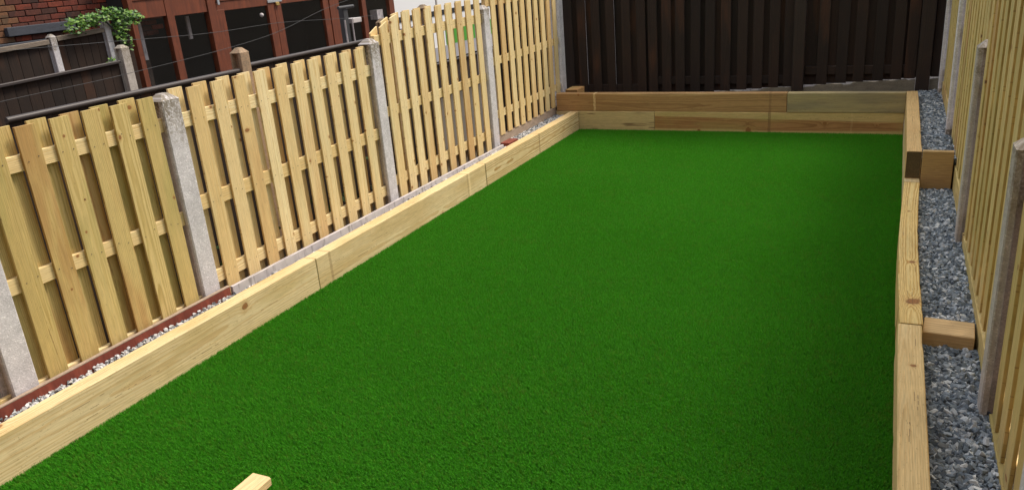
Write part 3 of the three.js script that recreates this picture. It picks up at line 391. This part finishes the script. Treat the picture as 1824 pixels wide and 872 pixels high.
// ---------------------------------------------------------------- brick wall behind
{
  const t = thing('brick_wall', 'old dark red brick wall with slate-grey ledges behind the ivy', 'wall'), r = rng(1401); const X = -6.9;
  const bt = tex(256, 128, (i, j) => { const f = fbm(i / 18, j / 18, 141), g = noise(i / 4, j / 4, 143), k = h3(i, j, 9), d = step(0.55, 0.75, fbm(i / 40, j / 30, 147)); return mix3([168 + 40 * f - 30 * g + 20 * k, 122 + 30 * f - 26 * g + 18 * k, 104 + 24 * f - 22 * g + 16 * k], [112, 104, 100], 0.5 * d); }, { repeat: true });
  const mats = [[0.36, 0.15, 0.11], [0.28, 0.12, 0.1], [0.2, 0.12, 0.11], [0.45, 0.17, 0.11], [0.12, 0.09, 0.09]].map((c) => new THREE.MeshStandardMaterial({ map: bt, bumpMap: bt, bumpScale: 0.004, roughness: 0.9, color: new THREE.Color().setRGB(...c) })), buff = new THREE.MeshStandardMaterial({ map: bt, roughness: 0.9, color: new THREE.Color().setRGB(0.36, 0.33, 0.22) });
  part('mortar', box(X - 0.2, X - 0.012, -0.6, 3.6, -0.2, 4.6), new THREE.MeshStandardMaterial({ map: concreteTex(51, [72, 62, 58], 0), roughness: 1 }), t);
  const geos = [0, 1, 2, 3].map((k) => { const g = new RoundedBoxGeometry(0.05, 0.064, 0.214, 1, 0.005), uv = boxUV(g); const q = uv.attributes.uv; for (let i = 0; i < q.count; i++) q.setXY(i, q.getX(i) * 2 + k * 0.23, q.getY(i) * 2 + k * 0.31); return uv; });
  for (let j = 0; j < 11; j++) for (let i = 0; i < 13; i++) { const m = part('brick', geos[(i * 3 + j) % 4], 0, t), z = 2.35 - i * 0.225 - (j % 2) * 0.1125, y = 1.275 + j * 0.075; m.material = z > 1.72 ? buff : mats[Math.floor(r() * 5)]; m.position.set(X - 0.021 + r() * 0.007, y, z); m.rotation.y = (r() - 0.5) * 0.02; }
  const mSlate = new THREE.MeshStandardMaterial({ map: concreteTex(53, [70, 74, 84], 0), roughness: 0.85 }); part('ledge', box(X - 0.01, X + 0.07, 1.465, 1.575, 0.9, 1.9, 0.008), mSlate, t); part('ledge', box(X - 0.01, X + 0.09, 1.33, 1.385, 1.32, 2.4, 0.008), mSlate, t);
}
// ---------------------------------------------------------------- the red-brown timber doors
{
  const X = -6.5, t = thing('garden_room', 'red-brown timber garden room with dark glazed doors', 'building');
  const ft = tex(256, 512, (i, j) => { const f = noise(i / 2.2, j / 60, 151), g = fbm(i / 40, j / 40, 153), k = noise(i / 9, j / 120, 155); return [92 + 22 * f + 18 * g - 14 * k, 46 + 12 * f + 9 * g - 8 * k, 25 + 8 * f + 5 * g - 4 * k]; }, { repeat: true });
  const mF = new THREE.MeshStandardMaterial({ map: ft, bumpMap: ft, bumpScale: 0.001, roughness: 0.6 }), mGlass = new THREE.MeshPhysicalMaterial({ color: 0xffffff, transmission: 1, thickness: 0, roughness: 0.03, ior: 1.5, specularIntensity: 0.45 }), mRoom = new THREE.MeshStandardMaterial({ color: new THREE.Color().setRGB(0.02, 0.019, 0.02), roughness: 0.9 });
  const yt = (z) => 1.51 + (z + 1.6) * 0.0155, B = -0.6; // heads follow the slight fall of the building
  const post_ = (z0, z1, n = 'frame_post', d = 0) => part(n, box(X - 0.09, X + d, B, 2.3, z1, z0, 0.006), mF, t);
  post_(0.33, 0.245, 'frame_post', 0.02); post_(-0.322, -0.462); post_(-1.135, -1.305, 'frame_post', 0.012); 
  const door = (z0, z1, label) => { const d = part('door', box(X - 0.07, X - 0.005, B, 1.5, z0 - 0.17, z0, 0.005), mF, t); part('stile', box(X - 0.07, X - 0.005, B, 1.5, z1, z1 + 0.165, 0.005), mF, d); part('top_rail', box(X - 0.066, X - 0.009, 1.478, 1.62, z1 + 0.001, z0 - 0.001, 0.005), mF, d); part('bottom_rail', box(X - 0.066, X - 0.009, B + 0.03, B + 0.3, z1 + 0.166, z0 - 0.171, 0.005), mF, d); part('pane', box(X - 0.044, X - 0.036, B + 0.3, 1.479, z1 + 0.164, z0 - 0.169), mGlass, d); return d; };
  const d1 = door(-1.312, -2.66), d2 = door(-2.668, -4.16); d1.userData.label = 'glazed door leaf with a steel hasp'; 
  const mBrass = new THREE.MeshStandardMaterial({ color: new THREE.Color().setRGB(0.6, 0.42, 0.15), metalness: 0.7, roughness: 0.4 }), mSteel = new THREE.MeshStandardMaterial({ color: new THREE.Color().setRGB(0.45, 0.47, 0.5), metalness: 0.5, roughness: 0.45 });
  part('padlock', box(X + 0.004, X + 0.035, 1.46, 1.515, -2.76, -2.68, 0.006), mBrass, d2); part('hasp', box(X - 0.003, X + 0.012, 1.517, 1.56, -2.86, -2.5, 0.003), mSteel, d1); part('handle', box(X + 0.014, X + 0.04, 1.575, 1.68, -1.375, -1.33, 0.008), mSteel, t);
  part('white_ball', new THREE.SphereGeometry(0.035, 14, 10).translate(X - 0.02, 1.335, -2.33), mPaleBoard, d1);  // white ball added for a bright dot at the glass, not door furniture
  post_(-4.17, -4.46, 'frame_post', 0.01); post_(-5.22, -5.36); post_(-6.2, -6.38);
  for (const [z0, z1] of [[0.244, -0.321], [-0.463, -1.134], [-4.461, -5.219], [-5.361, -6.199]]) { const w = part('window', box(X - 0.08, X - 0.008, 1.5 + z0 * 0.02, 1.75, z1 + 0.001, z0 - 0.001, 0.004), mF, t); part('pane', box(X - 0.05, X - 0.042, B, 1.505, z1, z0), mGlass, w); part('head_rail', box(X - 0.075, X + 0.006, 1.752, 2.3, z1 + 0.001, z0 - 0.001, 0.004), mF, w); }
  part('head_rail', box(X - 0.075, X + 0.004, 1.625, 2.3, -4.168, -1.308, 0.004), mF, t);
  const rm = mergeGeometries([box(X - 2.6, X - 2.5, B, 2.35, -6.4, 0.3), box(X - 2.5, X - 0.095, B, 2.35, -6.5, -6.4), box(X - 2.5, X - 0.095, B, 2.35, 0.25, 0.33), box(X - 2.6, X + 0.12, 2.31, 2.4, -6.5, 0.4), box(X - 2.5, X - 0.095, B - 0.02, B + 0.01, -6.4, 0.25)]); part('walls', rm, mRoom, t);
  for (const [z, y0, y1] of [[-0.12, 0.9, 1.45], [-1.05, 1.1, 1.45]]) part('hanging_rod', box(X - 0.4, X - 0.37, y0, y1, z - 0.03, z + 0.03, 0.004), mPaleBoard, t);
  part('white_box', box(X - 0.3, X - 0.12, 0.93, 1.12, -6.1, -5.88, 0.004), mPaleBoard, t);
}
// ---------------------------------------------------------------- white trailer further off
{
  const t = thing('trailer', 'white box trailer with a green band glimpsed through the swoop-topped panel', 'trailer'), mW = new THREE.MeshPhysicalMaterial({ color: new THREE.Color().setRGB(0.82, 0.83, 0.85), roughness: 0.4, clearcoat: 0.3 }), mG = new THREE.MeshStandardMaterial({ color: new THREE.Color().setRGB(0.07, 0.3, 0.03), roughness: 0.6 }), mK = new THREE.MeshStandardMaterial({ color: new THREE.Color().setRGB(0.015, 0.015, 0.017), roughness: 0.7 }), mGr = new THREE.MeshStandardMaterial({ color: new THREE.Color().setRGB(0.36, 0.36, 0.4), roughness: 0.6 }), X = -7;
  part('body', box(X - 2, X, -0.3, 2.0, -12.6, -7.05, 0.05), mW, t); part('green_band', box(X + 0.002, X + 0.012, 0.0, 0.39, -11.9, -9.3), mG, t); part('dark_trim', box(X + 0.002, X + 0.014, 0.74, 0.86, -12.5, -7.15), mK, t); part('skirt', box(X + 0.002, X + 0.013, -0.34, -0.004, -12.5, -7.15), mGr, t);
  for (const z of [-8.6, -11.4]) { const w = new THREE.CylinderGeometry(0.3, 0.3, 0.2, 20); w.rotateZ(Math.PI / 2); w.translate(X - 0.11, -0.3, z); part('wheel', boxUV(w), mK, t); }
}
// ---------------------------------------------------------------- weeds in the strip between the fences
{
  const r = rng(1601), gs = []; for (let i = 0; i < 1500; i++) { const x = -0.98 + 0.55 * r(), z = -0.2 + 6 * r(), s = 0.03 + 0.05 * r(), g = new THREE.BufferGeometry(), y = -0.6 + 0.75 * Math.pow(r(), 1.5) * (0.4 + noise(z * 2, 4, 3)); g.setAttribute('position', new THREE.Float32BufferAttribute([-0.35, 0, 0, 0.35, 0, 0, 0, 1, 0.2, -0.35, 0, 0, 0, 1, 0.2, -0.1, -0.2, 0.1], 3)); g.scale(s, s, s); g.rotateX(r() * 3); g.rotateY(r() * 6.28); g.rotateZ(r() * 3); g.translate(x, y, z); g.computeVertexNormals(); gs.push(g); }
  const m = new THREE.Mesh(mergeGeometries(gs), new THREE.MeshStandardMaterial({ color: new THREE.Color().setRGB(0.06, 0.11, 0.03), roughness: 0.8, side: THREE.DoubleSide })); m.castShadow = m.receiveShadow = true; m.name = 'weeds'; m.userData = { kind: 'stuff', label: 'weeds growing in the strip behind the pale fence', category: 'weeds' }; scene.add(m);
}
// ---------------------------------------------------------------- the house behind the photographer, which shades the near end of the garden
{
  const t = thing('house', 'brick house at the near end of the garden', 'house'), m = new THREE.MeshStandardMaterial({ map: concreteTex(59, [122, 70, 54], 0), roughness: 0.95 }), mT = new THREE.MeshStandardMaterial({ color: new THREE.Color().setRGB(0.09, 0.06, 0.055), roughness: 0.9 }), mGl = new THREE.MeshStandardMaterial({ color: new THREE.Color().setRGB(0.02, 0.022, 0.025), roughness: 0.08 });
  part('wall', box(-5, 9, -0.6, 7.6, 9.3, 9.9), m, t); const rf = new THREE.Shape(); [[8.8, 7.55], [13.5, 10.4], [18, 7.55]].forEach((p, i) => i ? rf.lineTo(...p) : rf.moveTo(...p)); const g = new THREE.ExtrudeGeometry(rf, { depth: 14.6, bevelEnabled: false }); g.rotateY(-Math.PI / 2); g.translate(9.3, 0, 0); part('roof', boxUV(g), mT, t);
  for (const [x, y, w, h] of [[-1, 0.9, 1.4, 1.3], [-1, 3.4, 1.4, 1.2], [2, 3.4, 1.2, 1.2], [5.5, 3.4, 1.4, 1.2], [-1, 5.8, 1.4, 1.1], [5.5, 5.8, 1.4, 1.1]]) { const f = part('window', box(x, x + w, y, y + h, 9.26, 9.32, 0.01), mPaleBoard, t); part('pane', box(x + 0.06, x + w - 0.06, y + 0.06, y + h - 0.06, 9.245, 9.258), mGl, f); } part('door', box(3.6, 4.5, -0.05, 2.05, 9.24, 9.32, 0.01), mT, t);
}

renderer.render(scene, camera);
